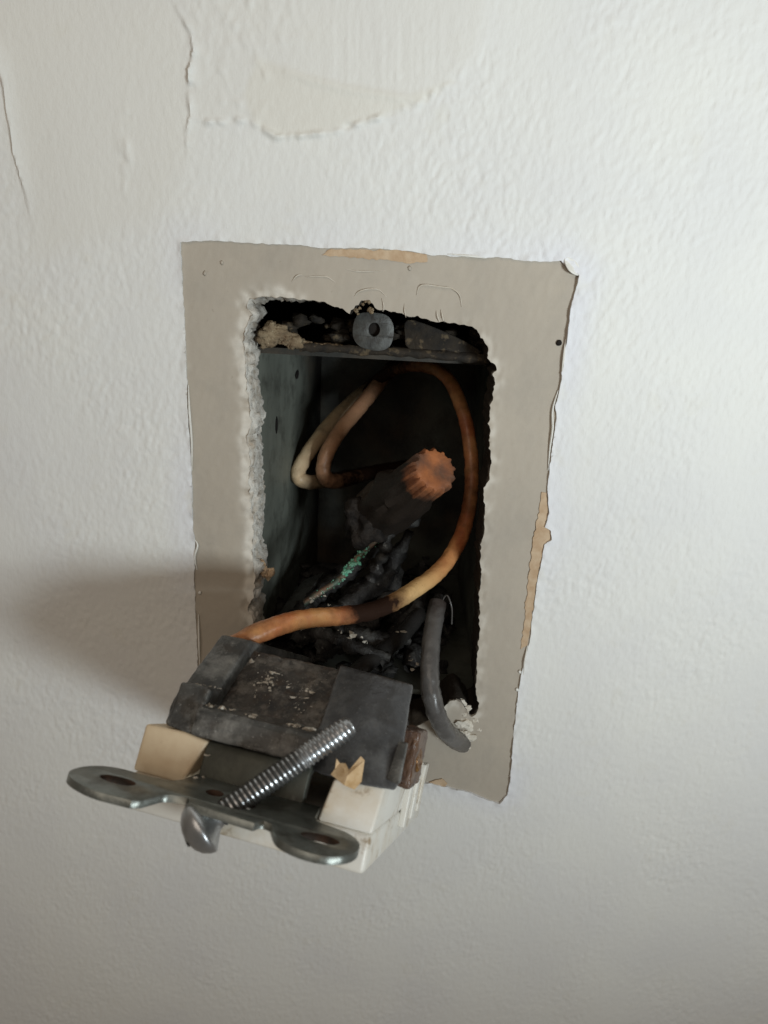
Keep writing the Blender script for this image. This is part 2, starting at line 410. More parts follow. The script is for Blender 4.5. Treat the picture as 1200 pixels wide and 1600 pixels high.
RIDGE_A = [(-66.4,97.6),(-64.4,87.1),(-63.7,82.1),(-63.4,76.9),(-63.1,70.1),(-62.0,64.1),(-61.1,57.9),(-60.4,53.5)]
RIDGE_B = [(-36.3,97.1),(-34.4,92.9),(-32.0,89.2),(-31.6,86.7),(-32.4,83.9),(-32.7,80.2),(-32.5,77.3),(-33.4,74.4),(-33.3,71.5),(-34.2,67.0)]
RIDGE_C = [(-42.5,82.6),(-43.9,73.9),(-43.7,70.0),(-44.4,67.0),(-44.2,61.4)]
EDGE_D = [(-32.4,77.5),(-30.5,76.3),(-27.6,76.4),(-23.2,77.0),(-20.6,76.0),(-18.4,74.7),(-14.6,74.9),(-8.7,75.7),(-3.4,77.7),(1.8,79.1),(6.4,81.5),(10.5,84.0),(13.8,87.3),(15.4,92.3),(15.6,101.0)]
RIDGE_E = [(-20.0,85.6),(-13.2,83.4),(-6.8,82.3),(-0.4,81.6),(4.3,81.4),(6.9,82.2)]
SPACK = [(-68.4,97.5),(-36.2,98.8),(-32.0,89.2),(-32.6,80.2),(-33.6,71.5),(-36.1,65.3),(-39.7,60.5),(-50.1,56.3),(-60.4,53.5),(-62.0,64.1),(-63.7,82.1)]
SPACK2 = [(-36.2,98.8),(-32.0,89.2),(-32.6,80.2),(-31.3,76.4),(-27.6,76.4),(-23.2,77.0),(-20.6,76.0),(-18.4,74.7),(-14.6,74.9),(-8.7,75.7),(-3.4,77.7),(1.8,79.1),(6.4,81.5),(10.5,84.0),(13.8,87.3),(15.4,92.3),(15.6,101.0)]
STRIATE = [(-11.2,91.2),(8.3,92.0),(8.8,84.8),(1.7,80.8),(-11.0,82.1)]
def soft(x, z, poly, w):
    return np.clip(.5 - sdf(x, z, poly)/(2*w), 0, 1)
def ss(a): a = np.clip(a, 0, 1); return a*a*(3-2*a)

def paint_height(x, z):
    s1 = soft(x, z, SPACK, 2.5); s2 = soft(x, z, SPACK2, 1.2); sp = np.maximum(s1, s2*.75)
    h = (.023*samp(F_st, x, z) + .021*samp(F_st2, x, z))*np.clip(1+.35*samp(F_amp, x, z), .4, 1.8)*(1-.8*sp) + .11*samp(F_low, x, z) + .010*samp(F_fine, x, z)
    # knife marks and lumps in the patched corner
    rough = soft(x, z, [(-34.7,98.9),(-13.4,99.8),(-14.3,89.3),(-17.4,81.8),(-21.6,76.9),(-28.1,77.1),(-31.1,83.1)], 3)
    h += rough*.08*np.maximum(samp(F_rough, x, z), -.3)
    h += soft(x, z, STRIATE, 3.5)*.032*samp(F_str, x, z)
    d, s, p = segdist(x, z, RIDGE_A); e = ss(p*4)*ss((1-p)*2.2)
    h += e*(.15+.75*e)*np.where(s < 0, np.exp(-(d/1.5)**1.1)*ss(d/.35+.25), ss(.25-d/.35))
    d, s, p = segdist(x, z, RIDGE_B); e = ss(p*3)*ss((1-p)*2.2)*(.75+.35*samp(F_st, x*0, z))
    h += np.clip(e, 0, 1.3)*.8*np.where(s < 0, np.exp(-(d/.7)**1.1), np.exp(-(d/.25)**2))
    d, s, p = segdist(x, z, RIDGE_C); e = ss(p*3)*ss((1-p)*4)
    h += e*(.14+.11*samp(F_rough, x, z))*np.exp(-(d/1.0)**2)
    d, s, p = segdist(x, z, EDGE_D); e = ss(p*9)*ss((1-p)*2.5)
    h += s2*.17 + e*.21*np.exp(-(d/.5)**2)*(1+1.0*samp(F_rough, x, z))
    d, s, p = segdist(x, z, RIDGE_E); e = ss(p*5)*ss((1-p)*3)
    h += e*.27*np.exp(-(d/.7)**2)
    patch = soft(x, z, [(-21.1,85.7),(-13.2,83.7),(-6.8,82.5),(3.8,81.5),(10.5,84.2),(6.1,81.2),(-3.4,77.7),(-14.6,74.9),(-18.4,74.7),(-21.4,76.3),(-23.2,80.6)], .8)
    return h, np.clip(.55*sp+.95*patch, 0, 1)

def axis_lines(lo, hi, step, far):
    fine = np.arange(lo, hi+step*.5, step)
    k = np.cumsum(step*1.35**np.arange(1, 40)); k = k[k < far]
    return np.concatenate([(lo-k)[::-1], fine, hi+k])
def sheet(name, xs, zs, hole, y0, hfun, keep, mat, skirt, parent=None, attrs=None):
    """height-field sheet in the plane of the wall, cut along an outline."""
    X, Z = np.meshgrid(xs, zs, indexing='ij'); nx, nz = X.shape
    x, z = X.ravel().copy(), Z.ravel().copy()
    D = sdf(x, z, hole); st = .33
    for _ in range(3):
        gx = (sdf(x+.02, z, hole)-D)/.02; gz = (sdf(x, z+.02, hole)-D)/.02
        near = np.abs(D) < (st*.75 if _ == 0 else 0)
        if _ == 0: snap = near
        gl = np.sqrt(gx*gx+gz*gz)+1e-6
        x = np.where(snap, x-D*gx/gl, x); z = np.where(snap, z-D*gz/gl, z)
        D = sdf(x, z, hole)
        if _ == 1: break
    D = np.where(snap, 0, D)
    ok = D >= -1e-6
    if keep is not None: ok &= keep(x, z)
    h, at = hfun(x, z, D)
    co = np.stack([x, y0-h, z], 1)
    ii, jj = np.meshgrid(np.arange(nx-1), np.arange(nz-1), indexing='ij')
    a = (ii*nz+jj).ravel(); q = np.stack([a, a+nz, a+nz+1, a+1], 1)
    q = q[ok[q].all(1)]
    # skirt along the cut outline
    ed = np.concatenate([q[:, [0, 1]], q[:, [1, 2]], q[:, [2, 3]], q[:, [3, 0]]])
    key = np.sort(ed, 1); key = key[:, 0]*(nx*nz)+key[:, 1]
    _, inv, cnt = np.unique(key, return_inverse=True, return_counts=True)
    be = ed[(cnt[inv] == 1) & (D[ed[:, 0]] < .8) & (D[ed[:, 1]] < .8)]
    ids = np.unique(be); mp = {int(v): len(co)+i for i, v in enumerate(ids)}
    low = co[ids].copy(); low[:, 1] = y0+skirt
    co = np.concatenate([co, low])
    sk = np.array([(int(b), int(a_), mp[int(a_)], mp[int(b)]) for a_, b in be])
    q = np.concatenate([q, sk])
    used = np.zeros(len(co), bool); used[q.ravel()] = True
    re = np.cumsum(used)-1; q = re[q]
    me = bpy.data.meshes.new(name)
    me.vertices.add(int(used.sum())); me.vertices.foreach_set('co', (co[used]*MM).astype(np.float32).ravel())
    me.loops.add(q.size); me.loops.foreach_set('vertex_index', q.astype(np.int32).ravel())
    me.polygons.add(len(q)); me.polygons.foreach_set('loop_start', np.arange(0, q.size, 4, dtype=np.int32))
    me.update(calc_edges=True)
    for k, v in at.items():
        v = np.concatenate([v, v[ids]])[used]
        A = me.attributes.new(k, 'FLOAT', 'POINT'); A.data.foreach_set('value', v.astype(np.float32))
    o = link(name, me, mat, parent)
    me.set_sharp_from_angle(angle=R(55))
    return o

def wall_h(x, z, D):
    h, sp = paint_height(x, z)
    lip = np.exp(-(D/.7)**2)*(.10+.10*samp(F_rough, x, z))
    smear = ss(1-D/7.)*(.35+.35*samp(F_low, x, z))
    return h+lip, {'spackle': sp, 'smear': np.clip(smear, 0, 1)}
wall = sheet('wall', axis_lines(-92, 108, .31, 700), axis_lines(-140, 100, .31, 700), PATCH_R, -.30, wall_h, None, M_paint, .5)
wall['kind'] = 'structure'

def bare_h(x, z, D):
    h = .05*samp(F_low, x*1.7, z*1.7)+.016*samp(F_st, x*.7, z*.7)+.010*samp(F_fine, x, z)
    left = np.clip((-12-x)/6, 0, 1)*np.clip((z+32)/6, 0, 1); right = np.clip((x-12)/6, 0, 1)
    n = samp(F_rough, x, z)
    lip = np.exp(-(D/1.5)**2)
    h += right*lip*(.12+.10*samp(F_st, x, z*.7)) + left*np.exp(-(D/1.6)**2)*(-.08+.14*n)
    ch = np.clip(left*np.exp(-(D/1.5)**2)*(1.25+.9*n), 0, 1) + np.clip(right*np.exp(-(D/1.2)**2)*(.25+.4*n), 0, .6)
    return h, {'chalk': np.clip(ch, 0, 1)}
bare = sheet('bare_plaster_patch', np.arange(-39, 41, .33), np.arange(-61, 61, .33), HOLE_R, 0., bare_h, lambda x, z: sdf(x, z, PATCH_R) < 2.5, M_bare, .4, wall)

# broken gypsum edge of the cut-out, running back to the box
N = len(HOLE_R); rings = [(-.02, -.05), (.35, .10), (.8, .3), (1.3, .5), (1.9, .65), (2.6, .75), (3.4, .8), (4.4, .85), (5.6, .8), (7.0, .8), (8.6, .7), (10.5, .6)]
HR = np.array(HOLE_R); nxt = np.roll(HR, -1, 0)-np.roll(HR, 1, 0); nrm = np.stack([nxt[:, 1], -nxt[:, 0]], 1); nrm /= np.linalg.norm(nrm, axis=1)[:, None]
cen = np.array([1., 5.])
if (nrm*(cen-HR)).sum() < 0: nrm = -nrm
V, F, SO = [], [], []
for ri, (dep, inn) in enumerate(rings):
    for i in range(N):
        p = HR[i]; lf = min(1, max(0, (-10-p[0])/8)); rt = min(1, max(0, (p[0]-8)/8)); tp = min(1, max(0, (p[1]-38)/4))
        k = inn*(.22+(.55+.9*noise.noise(Vector((p[0]*.25, p[1]*.25, 2.))))*lf-.12*rt)
        jy = 0.
        if ri > 0:
            fl = min(1., ri/3)*(.35+.95*lf)
            k += fl*(.5*noise.noise(Vector((p[0]*.6, p[1]*.6, dep*.5)))+.5*noise.noise(Vector((p[0]*1.9, p[1]*1.9, dep*1.7)))+.3*noise.noise(Vector((p[0]*4.1, p[1]*4.1, dep*3.))))
            jy = .3*fl*noise.noise(Vector((p[0]*2.2, p[1]*2.2, dep*2.+7)))
        q = p+nrm[i]*k
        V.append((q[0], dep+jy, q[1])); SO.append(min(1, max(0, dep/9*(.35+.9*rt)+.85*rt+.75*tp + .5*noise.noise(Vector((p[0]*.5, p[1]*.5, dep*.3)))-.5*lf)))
for r_ in range(len(rings)-1):
    for i in range(N):
        j = (i+1) % N; F.append((r_*N+i, r_*N+j, (r_+1)*N+j, (r_+1)*N+i))
mesh('gypsum_edge', V, F, M_edge, wall, True, {'soot_and_shade': SO})
# dark stud cavity that closes the space behind the board
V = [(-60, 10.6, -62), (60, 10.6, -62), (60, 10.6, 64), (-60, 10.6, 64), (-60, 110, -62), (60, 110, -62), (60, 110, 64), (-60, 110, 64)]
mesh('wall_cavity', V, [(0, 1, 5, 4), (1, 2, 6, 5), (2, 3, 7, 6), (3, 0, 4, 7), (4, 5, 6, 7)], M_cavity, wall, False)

# torn strips of brown facing paper, paint slivers, a paint curl and a nail hole on the patch
def scrap(name, pts, y, th, mat, seed, amp=.32):
    lp = roughen_loop(pts, .6, amp, seed, 1.1)
    def hf(u, v): return .06*noise.noise(Vector((u*.8, v*.8, seed)))
    o = plate(name, lp, [], th, hf, mat, wall, 0); o.data.shade_flat()
    for vv in o.data.vertices:
        x_, z_, h_ = vv.co; vv.co = (x_, y*MM-h_, z_)
    fixn(o)
    return o
scrap('torn_paper', [(-10.1,56.3),(-9.1,57.2),(-7.1,57.5),(0.8,57.8),(5.3,57.7),(8.3,57.4),(8.5,56.0),(5.4,55.7),(0.8,56.1),(-3.7,56.1),(-6.5,56.2)], -.22, .2, M_kraft, 2.)
scrap('torn_paper', [(33.4,15.3),(34.4,15.1),(35.1,11.2),(34.8,8.1),(36.0,7.5),(36.3,5.6),(35.1,4.5),(34.9,0.4),(34.6,-4.6),(34.6,-11.0),(34.4,-18.1),(33.1,-19.1),(33.1,-13.3),(33.0,-5.4),(32.9,0.2),(32.9,4.4),(33.0,8.1),(33.4,11.1)], -.22, .2, M_kraft, 4.)
scrap('torn_paper', [(16.1,-53.9),(19.2,-52.6),(20.7,-53.9),(19.4,-55.4),(16.8,-55.2)], -.24, .2, M_kraft, 6.)
SL = [[(-15.4,-0.1,51.6),(-14.4,-0.3,52.7),(-13.3,-0.2,52.9)], [(-12.9,-0.2,52.6),(-10.3,-0.3,52.8),(-9.0,-0.3,52.7),(-7.6,-0.1,51.9)],
      [(-4.2,-0.1,49.5),(-3.4,-0.3,50.5),(-1.6,-0.4,51.1),(0.2,-0.3,51.0),(1.6,-0.1,49.9)], [(0.8,-0.2,49.6),(1.2,-0.3,48.3),(1.1,-0.2,47.3)],
      [(7.0,-0.1,50.4),(7.3,-0.3,51.8),(8.3,-0.4,52.3),(11.3,-0.4,52.1),(13.1,-0.3,51.9),(14.6,-0.2,50.8),(15.2,-0.1,48.8)], [(10.7,-0.1,48.0),(11.0,-0.4,46.9),(11.4,-0.2,46.0)],
      [(11.5,-0.1,48.2),(11.8,-0.3,47.1),(12.1,-0.2,46.2)], [(4.9,-0.1,48.9),(5.0,-0.3,47.6),(5.3,-0.2,46.5)], [(-5.7,-0.1,54.2),(-3.6,-0.3,54.0),(1.2,-0.1,54.3)],
      [(-34.5,-0.3,32.2),(-34.4,-0.6,27.6),(-34.2,-0.5,21.5),(-34.4,-0.3,15.7)], [(-34.5,-0.2,1.5),(-33.7,-0.6,0.3),(-34.4,-0.5,-2.3),(-34.1,-0.2,-5.2)], [(-34.1,-0.2,-15.3),(-34.1,-0.6,-21.1),(-34.2,-0.3,-27.3)],
      [(34.1,-0.3,35.0),(33.5,-0.5,31.4),(33.9,-0.6,27.8),(33.9,-0.4,24.1),(34.1,-0.2,19.6)], [(34.3,-0.2,44.2),(34.3,-0.6,40.8),(34.4,-0.3,37.1)],
      [(34.4,-0.3,-18.0),(34.2,-0.6,-21.9),(34.4,-0.2,-25.3)], [(12.0,-0.5,57.6),(15.9,-0.6,57.5),(18.7,-0.5,57.3)]]
for i, s in enumerate(SL):
    tube('paint_sliver', s, lambda q, i=i: (.075 if i < 9 else .17)*(.35+.9*math.sin(math.pi*min(max(q, .04), .96))), M_sliver if i < 9 else M_flake, wall, 6, 6)
for p in [(33.4,-0.3,-28.7),(33.5,-0.3,-24.4),(34.4,-0.3,-50.6),(-27.8,-0.1,54.2),(-30.9,-0.1,52.3),(5.4,-0.1,54.9),(-33.7,-0.2,-10.3)]:
    v, f = lump_geo(p, .38, p[0], 1, .4, (1, .5, 1.2)); mesh('paint_speck', v, f, M_flake if p[1] < -.15 else M_bare, wall)
random.seed(31)
lumps('plaster_dab', [(tuple(np.array(p)+np.array([random.gauss(0, .3), 0, random.gauss(0, .3)])), random.uniform(.6, 1.5), (1.2, .6, 1)) for p in [(21.9,1.0,-33.5),(23.6,0.5,-34.4),(22.9,0.2,-36.1),(25.2,0.0,-36.5),(24.5,0.0,-38.8),(26.3,0.2,-39.5),(23.2,-0.6,-40.1),(24.1,0.0,-41.8),(23.3,0.0,-43.8),(21.8,-1.0,-39.9),(21.0,1.5,-35.5),(23.0,-0.2,-37.8)]], M_gypsum, wall, 2, .7, False)
lumps('paper_fluff', [(tuple(np.array(p)+np.array([random.gauss(0, .3), 0, random.gauss(0, .3)])), random.uniform(.2, .55)) for p in [(-3.4,0.2,48.0),(-2.7,0.0,48.8),(-2.0,-0.2,49.0),(-1.3,-0.2,48.6),(-0.6,0.2,47.7),(-2.2,0.6,47.6),(-3.7,0.8,47.1),(-3.0,1.0,46.7)]], M_mortar, wall, 2, .8, False)
lumps('paper_fluff', [(tuple(np.array(p)+np.array([random.gauss(0, .3), 0, random.gauss(0, .3)])), random.uniform(.4, .9)) for p in [(-21.6,3.0,-4.9),(-20.8,3.0,-5.5),(-20.1,3.5,-6.2),(-21.1,3.0,-6.9),(-21.7,3.5,-8.6),(-20.5,4.0,-7.6)]], M_kraft, wall, 2, .8, False)
hp = [(33.2,-0.1,43.5)][0]
v, f = lump_geo(hp, .55, 3., 2, .12, (1, .35, 1)); mesh('nail_hole', v, f, M_black, wall)
# the paint curl at the upper right corner of the patch
V, F = [], []
c0 = [(33.8,0.0,56.7)][0]
for i in range(13):
    s = i/12; L_ = math.sin(math.pi*s)**.7*1.25
    for j in range(7):
        a = -1.0+2.0*j/6
        along = (s-.5)*3.9; across = a*L_*.72
        lift = .32+.9*((1-a)*.5)**2*math.sin(math.pi*s)+.25*a*a
        ang = R(-42)
        V.append((c0[0]+along*math.cos(ang)-across*math.sin(ang), -lift, c0[2]+along*math.sin(ang)+across*math.cos(ang)))
for i in range(12):
    for j in range(6): F.append((i*7+j, (i+1)*7+j, (i+1)*7+j+1, i*7+j+1))
o = mesh('paint_curl', V, F, M_flake, wall); m = o.modifiers.new('s', 'SOLIDIFY'); m.thickness = .22*MM

# ------------------------------------------------------------------ the electrical box in the hole
BX0, BX1, BZ0, BZ1, BY0, BY1 = -23.8, 26.4, -37.5, 38.6, 9.0, 78.0
box = tag(empty('electrical_box', (0, BY0, BZ0)), 'sooty grey steel electrical box recessed in the cut-out of the wall', 'electrical box')
def bpart(name, lo, hi, mat=M_box, soot_and_shade=None, cuts=0):
    """panel of the box, subdivided so the soot can vary over it."""
    bm = bmesh.new(); bmesh.ops.create_cube(bm, size=1)
    bmesh.ops.subdivide_edges(bm, edges=bm.edges[:], cuts=9, use_grid_fill=True)
    lo = Vector(lo); hi = Vector(hi); org = Vector((0, BY0, BZ0)); so = []
    for q in bm.verts:
        p = Vector([lo[k]+(q.co[k]+.5)*(hi[k]-lo[k]) for k in range(3)])
        so.append(soot_and_shade(p) if soot_and_shade else 0.)
        q.co = (p-org)*MM
    me = bpy.data.meshes.new(name); bm.to_mesh(me); bm.free()
    A = me.attributes.new('soot_and_shade', 'FLOAT', 'POINT'); A.data.foreach_set('value', np.array(so, np.float32))
    return link(name, me, mat, box, False)
cl = lambda a: max(0., min(1., a))
sp_ = bpart('side_panel', (BX0-1.2, BY0, BZ0), (BX0, BY1-1.3, BZ1), M_box, lambda p: cl((p.y-52)/20+.3*noise.noise(p*.12)+.45*cl((p.z-10)/30)*cl((p.y-26)/14)))  # sooty towards the back, plus a diagonal shadow painted in at the top
for q in sp_.data.vertices: q.co.x += 6.2*MM*cl((q.co.y/MM)/(BY1-BY0))
bpart('side_panel', (BX1, BY0, BZ0), (BX1+1.2, BY1, BZ1), M_box, lambda p: cl(.62+.5*noise.noise(p*.12)-(p.z < -18)*.3))
bpart('top_panel', (BX0, BY0+2.2, BZ1-1.2), (BX1, BY1, BZ1), M_box, lambda p: .9)
bpart('bottom_panel', (BX0, BY0+.6, BZ0), (BX1, BY1, BZ0+1.2), M_box, lambda p: .45)
bpart('back_panel', (BX0, BY1-1.2, BZ0+1.2), (BX1, BY1, BZ1-1.2), M_box, lambda p: cl(.80+.5*noise.noise(p*.09)))
OB = np.array([0, BY0, BZ0])
def boxrel(pts): return [tuple(np.array(p)-OB) for p in pts]
# folded front lip along the top, ears and the threaded mounting tab
pl = [(-14.7,8.0,39.5),(-5.4,8.0,39.4),(6.4,8.0,39.3),(21.6,8.0,38.9)]
V, F = [], []
for i, p in enumerate(catmull(pl, 8)):
    for (dy, dz) in ((-1.6, .9), (-1.9, .2), (-1.7, -.7), (1.2, -.8), (1.4, .9)):
        e = .5*noise.noise(Vector((p[0]*.5, dy, dz)))+.3*noise.noise(Vector((p[0]*1.7, dy, dz)))
        V.append(tuple(np.array((p[0], p[1]+dy+e, p[2]+dz+e))-OB))
n = len(V)//5
for i in range(n-1):
    for k in range(5): F.append((i*5+k, (i+1)*5+k, (i+1)*5+(k+1) % 5, i*5+(k+1) % 5))
mesh('front_lip', V, F, M_rust, box)
tc = [(-0.7,5.0,43.2)][0]
out_ = smooth_loop([(-4.0, -1.6), (-4.2, 1.2), (-3.2, 3.4), (-.6, 3.9), (2.4, 3.6), (4.0, 2.0), (4.3, -.4), (3.6, -2.8), (1.4, -3.8), (-2.2, -3.3)], 4)
out_ = [(a*.9, b*.9) for a, b in out_]
o = plate('mounting_tab', out_, [ellipse(.2, .45, 1.1, 1.3, 18)], 1.4, lambda u, v: .10*noise.noise(Vector((u*.4, v*.4, 1))) - .04*u*u*.25, M_tab, box, .25)
for vv in o.data.vertices:
    a, b, h = vv.co; vv.co = (a+(tc[0]-OB[0])*MM, (tc[1]-OB[1])*MM-h, b+(tc[2]-OB[2])*MM)
fixn(o)
tb = tube('tab_boss', boxrel([(tc[0], tc[1]+1.3, tc[2]+.45), (tc[0], tc[1]+4, tc[2]+.9)]), 2.0, M_black, o, 14, 3)
e1 = [(5.6,7.0,45.6),(11.0,7.0,44.4),(17.9,7.0,41.7),(19.9,7.0,40.0),(12.6,7.0,39.6),(6.4,7.0,40.1),(5.3,7.0,42.6)]
o = plate('plaster_ear', smooth_loop([(p[0], p[2]) for p in e1], 3), [], 1.1, lambda u, v: .25*math.sin(u*.8), M_rust, box, .2)
for vv in o.data.vertices:
    a, b, h = vv.co; vv.co = (a-OB[0]*MM, (7-OB[1])*MM-h, b-OB[2]*MM)
fixn(o)
random.seed(5)
it = []
for k in range(26):
    s = random.random()
    a = [(-22.0,6.0,40.4)][0]; b = [(-14.6,7.0,40.2)][0]; c_ = [(-19.9,6.0,43.4)][0]
    u_, w_ = random.random(), random.random()*.9
    if u_+w_ > 1: u_, w_ = 1-u_, 1-w_
    p = np.array(a)+(np.array(b)-np.array(a))*u_+(np.array(c_)-np.array(a))*w_
    it.append((tuple(p-OB), .75+random.random()*.7, (1.2, .8, .85)))
for k in range(12):
    a = np.array([(-14.6,7.0,40.0)][0]); b = np.array([(-5.3,7.5,39.7)][0]); s = random.random()
    it.append((tuple(a+(b-a)*s-OB), .45+.4*random.random()*(1-s*.5), (1.6, .8, .8)))
lumps('mortar_clump', it, M_mortar, box, 3, .8)
it = []
for k in range(46):
    a = np.array([(-18.7,10.0,41.7)][0]); b = np.array([(21.2,10.0,40.3)][0]); s = random.random()
    it.append((tuple(a+(b-a)*s+np.array([0, random.uniform(-1, 4), random.uniform(-.5, 3.2)])-OB), .5+1.1*random.random(), (1.5, 1, .8)))
lumps('grime', it, M_rust, box, 2, .8)
sl = [(-20.1,17.0,19.8)][0]
v, f = lump_geo((BX0+1.5-OB[0], sl[1]+9-OB[1], sl[2]-OB[2]), 1.0, 2., 2, .1, (.18, 1.5, 2.2)); mesh('slot', v, f, M_black, box)
sl = [(-17.9,50.0,28.4)][0]
v, f = lump_geo((BX0+3.35-OB[0], 46-OB[1], sl[2]-OB[2]), 1.0, 4., 2, .15, (.18, 3.0, 1.2)); mesh('slot', v, f, M_black, box)
# bent cable clamp low on the left
cp = boxrel([(-19.8,14.0,-25.6),(-17.4,18.0,-21.7),(-14.8,24.0,-19.0),(-13.3,30.0,-18.6)])
V, F = [], []
for p in catmull(cp, 6):
    for dx, dz in ((-2.6, -1.2), (2.2, 1.2), (2.4, .5), (-2.4, -1.9)): V.append((p[0]+dx, p[1]+(0 if dz > 0 else .4), p[2]+dz))
n = len(V)//4
for i in range(n-1):
    for k in range(4): F.append((i*4+k, (i+1)*4+k, (i+1)*4+(k+1) % 4, i*4+(k+1) % 4))
F += [(0, 1, 2, 3), tuple((n-1)*4+k for k in (3, 2, 1, 0))]
mesh('cable_clamp', V, F, M_tab, box, False, {'soot_and_shade': [0.]*len(V)})

# ------------------------------------------------------------------ wires
def bump_at(*spots):
    return lambda s: max([k*math.exp(-((s-c)/w)**2) for c, w, k in spots])
tag(tube('house_wire', [(-6.1,66.0,16.5),(-1.7,58.0,25.5),(4.8,46.0,31.4),(11.2,38.0,33.1),(15.8,32.0,31.3),(19.2,27.0,25.4),(21.4,23.0,17.6),(22.0,19.0,8.5),(20.2,13.0,0.8),(15.8,6.0,-4.5),(9.2,-2.0,-6.8),(3.0,-9.0,-7.4),(-3.3,-15.0,-6.2),(-9.6,-21.0,-4.2),(-14.4,-26.0,-3.6),(-19.2,-29.0,-5.0),(-22.2,-30.0,-7.2)], lambda s: 1.5+.22*cl((s-.25)*3), M_w_orange, None, 18, 12,
    bump_at((.0, .24, 1.1), (.30, .2, .42), (.45, .10, .5), (.70, .06, 1.15), (.93, .10, .35)), .22, 1, pale=bump_at((.625, .045, .95))),  # pale spot paints light onto the lower bend
    'long orange-brown wire curving down the right of the box to the outlet', 'wire')
tag(tube('house_wire', [(0.5,70.0,25.2),(-5.7,62.0,21.2),(-11.9,52.0,15.9),(-16.8,44.0,9.7),(-19.1,40.0,4.9),(-17.5,40.0,2.7),(-13.4,46.0,1.2),(-4.9,58.0,-0.0),(3.7,68.0,-1.0)], 1.85, M_w_tan, None, 18, 12,
    bump_at((0., .18, 1.0), (1., .38, 1.1), (.3, .03, .35)), .2, 2),
    'pale yellowed wire loop, the outer left of the two loops in the box', 'wire', 'looped wires in the box')
tag(tube('house_wire', [(4.7,66.0,31.2),(-0.5,56.0,25.5),(-4.8,48.0,20.7),(-9.4,42.0,15.2),(-12.3,38.0,9.5),(-12.2,38.0,4.7),(-9.0,42.0,2.6),(-1.3,54.0,2.0),(9.1,66.0,1.2)], 1.85, M_w_pink, None, 18, 12,
    bump_at((0., .16, 1.0), (1., .4, 1.1), (.4, .04, .3)), .2, 3),
    'pinkish brown wire loop right beside the pale yellowed loop', 'wire', 'looped wires in the box')
gw = tag(empty('grey_wire', (0, 0, 0)), 'thick grey rubber wire hanging out of the box beside the outlet', 'wire')
tube('insulation', [(15.7,7.0,-13.0),(14.9,3.0,-16.0),(14.3,-2.0,-20.1),(14.4,-6.0,-24.5),(15.6,-8.0,-29.3),(17.8,-6.5,-34.7),(20.2,-3.5,-39.2),(22.7,0.5,-43.1),(25.1,5.0,-46.7)], lambda s: 1.95+.25*math.exp(-((s-.9)/.1)**2), M_w_grey, gw, 18, 10, bump_at((0, .10, .7), (.5, .05, .3)), .22, 4)
tube('loose_strand', [(16.3,7.0,-13.3),(17.4,6.0,-10.6),(18.6,5.0,-13.0),(19.0,6.0,-17.3)], .16, M_w_grey, gw, 6, 8)
tube('core', [(16.0,9.0,-12.4),(15.6,6.4,-13.6)], 1.1, M_w_black, gw, 10, 3)
tag(tube('black_wire', [(12.6,20.0,-22.5),(7.5,10.0,-24.1),(1.5,2.0,-25.5),(-2.9,-4.0,-26.4)], 1.9, M_w_black, None, 14, 8, None, .25, 6), 'sooty black wire lying behind the top edge of the outlet', 'wire')

# ------------------------------------------------------------------ twist-on wire connector
tip = np.array([(12.8,2.0,18.0)][0]); base = np.array([(0.7,26.0,-0.6)][0])
ax = (base-tip); LN = np.linalg.norm(ax); ax /= LN
e1 = np.cross(ax, [0, 0, 1]); e1 /= np.linalg.norm(e1); e2 = np.cross(ax, e1)
nut = tag(empty('wire_connector', tuple(base)), 'charred twist-on wire connector with orange ribbed tip in the middle of the box', 'wire connector')
V, F, B = [], [], []
prof = [(.25, 0.0), (.22, 1.2), (.12, 2.4), (.0, 3.4), (.12, 4.05), (.6, 4.45), (2.0, 4.55), (4, 4.55), (7, 4.75), (10, 5.1), (13, 5.6), (16, 6.0), (19, 6.25), (22, 6.3), (LN, 6.0), (LN+.2, 4.6)]
NS = 112
for (a_, r_) in prof:
    for k in range(NS):
        th = 2*math.pi*k/NS; rib = max(0, math.cos(14*th))**.8
        amp = .55*cl((r_-3.2)/1.0)*cl(1.25-a_/13)
        r = r_+amp*(rib-.4)
        p = tip+ax*(a_)+(e1*math.cos(th)+e2*math.sin(th))*r
        nz = noise.noise(Vector(p*.35)); p = p+(e1*math.cos(th)+e2*math.sin(th))*nz*(.15+1.5*cl((a_-5)/10))
        V.append(tuple(p-base)); B.append(cl((a_-2.2)/6.)+.22*cl(1-r_/3.2))
for i in range(len(prof)-1):
    for k in range(NS): F.append((i*NS+k, i*NS+(k+1) % NS, (i+1)*NS+(k+1) % NS, (i+1)*NS+k))
o = mesh('ribbed_cap', V, F, M_nut, nut, True, {'burn_or_shade': B}); o.data.set_sharp_from_angle(angle=R(38))
wv = [tuple(np.array(p)-base) for p in [(-4.8,27.0,-3.5),(-2.9,24.0,0.8),(1.3,22.0,6.3),(3.0,16.0,5.4),(1.1,20.0,-3.4),(-2.7,24.0,-6.5)]]
v, f = lump_geo(tuple(np.array([(-0.1,22.0,-0.2)][0])-base), 5.4, 8., 4, .6, (1.0, 1.0, 1.05)); mesh('skirt', v, f, M_char, nut, True)
v, f = lump_geo(tuple(np.array([(-4.6,24.0,-2.7)][0])-base), 1.5, 6., 2, .4, (.5, 1, 1.3)); mesh('melted_drip', v, f, M_mortar, nut, True)
v, f = lump_geo(tuple(np.array([(8.6,20.0,1.0)][0])-base), 2.2, 4., 2, .4, (1.3, 1, .9)); mesh('melted_drip', v, f, M_ash, nut, True)

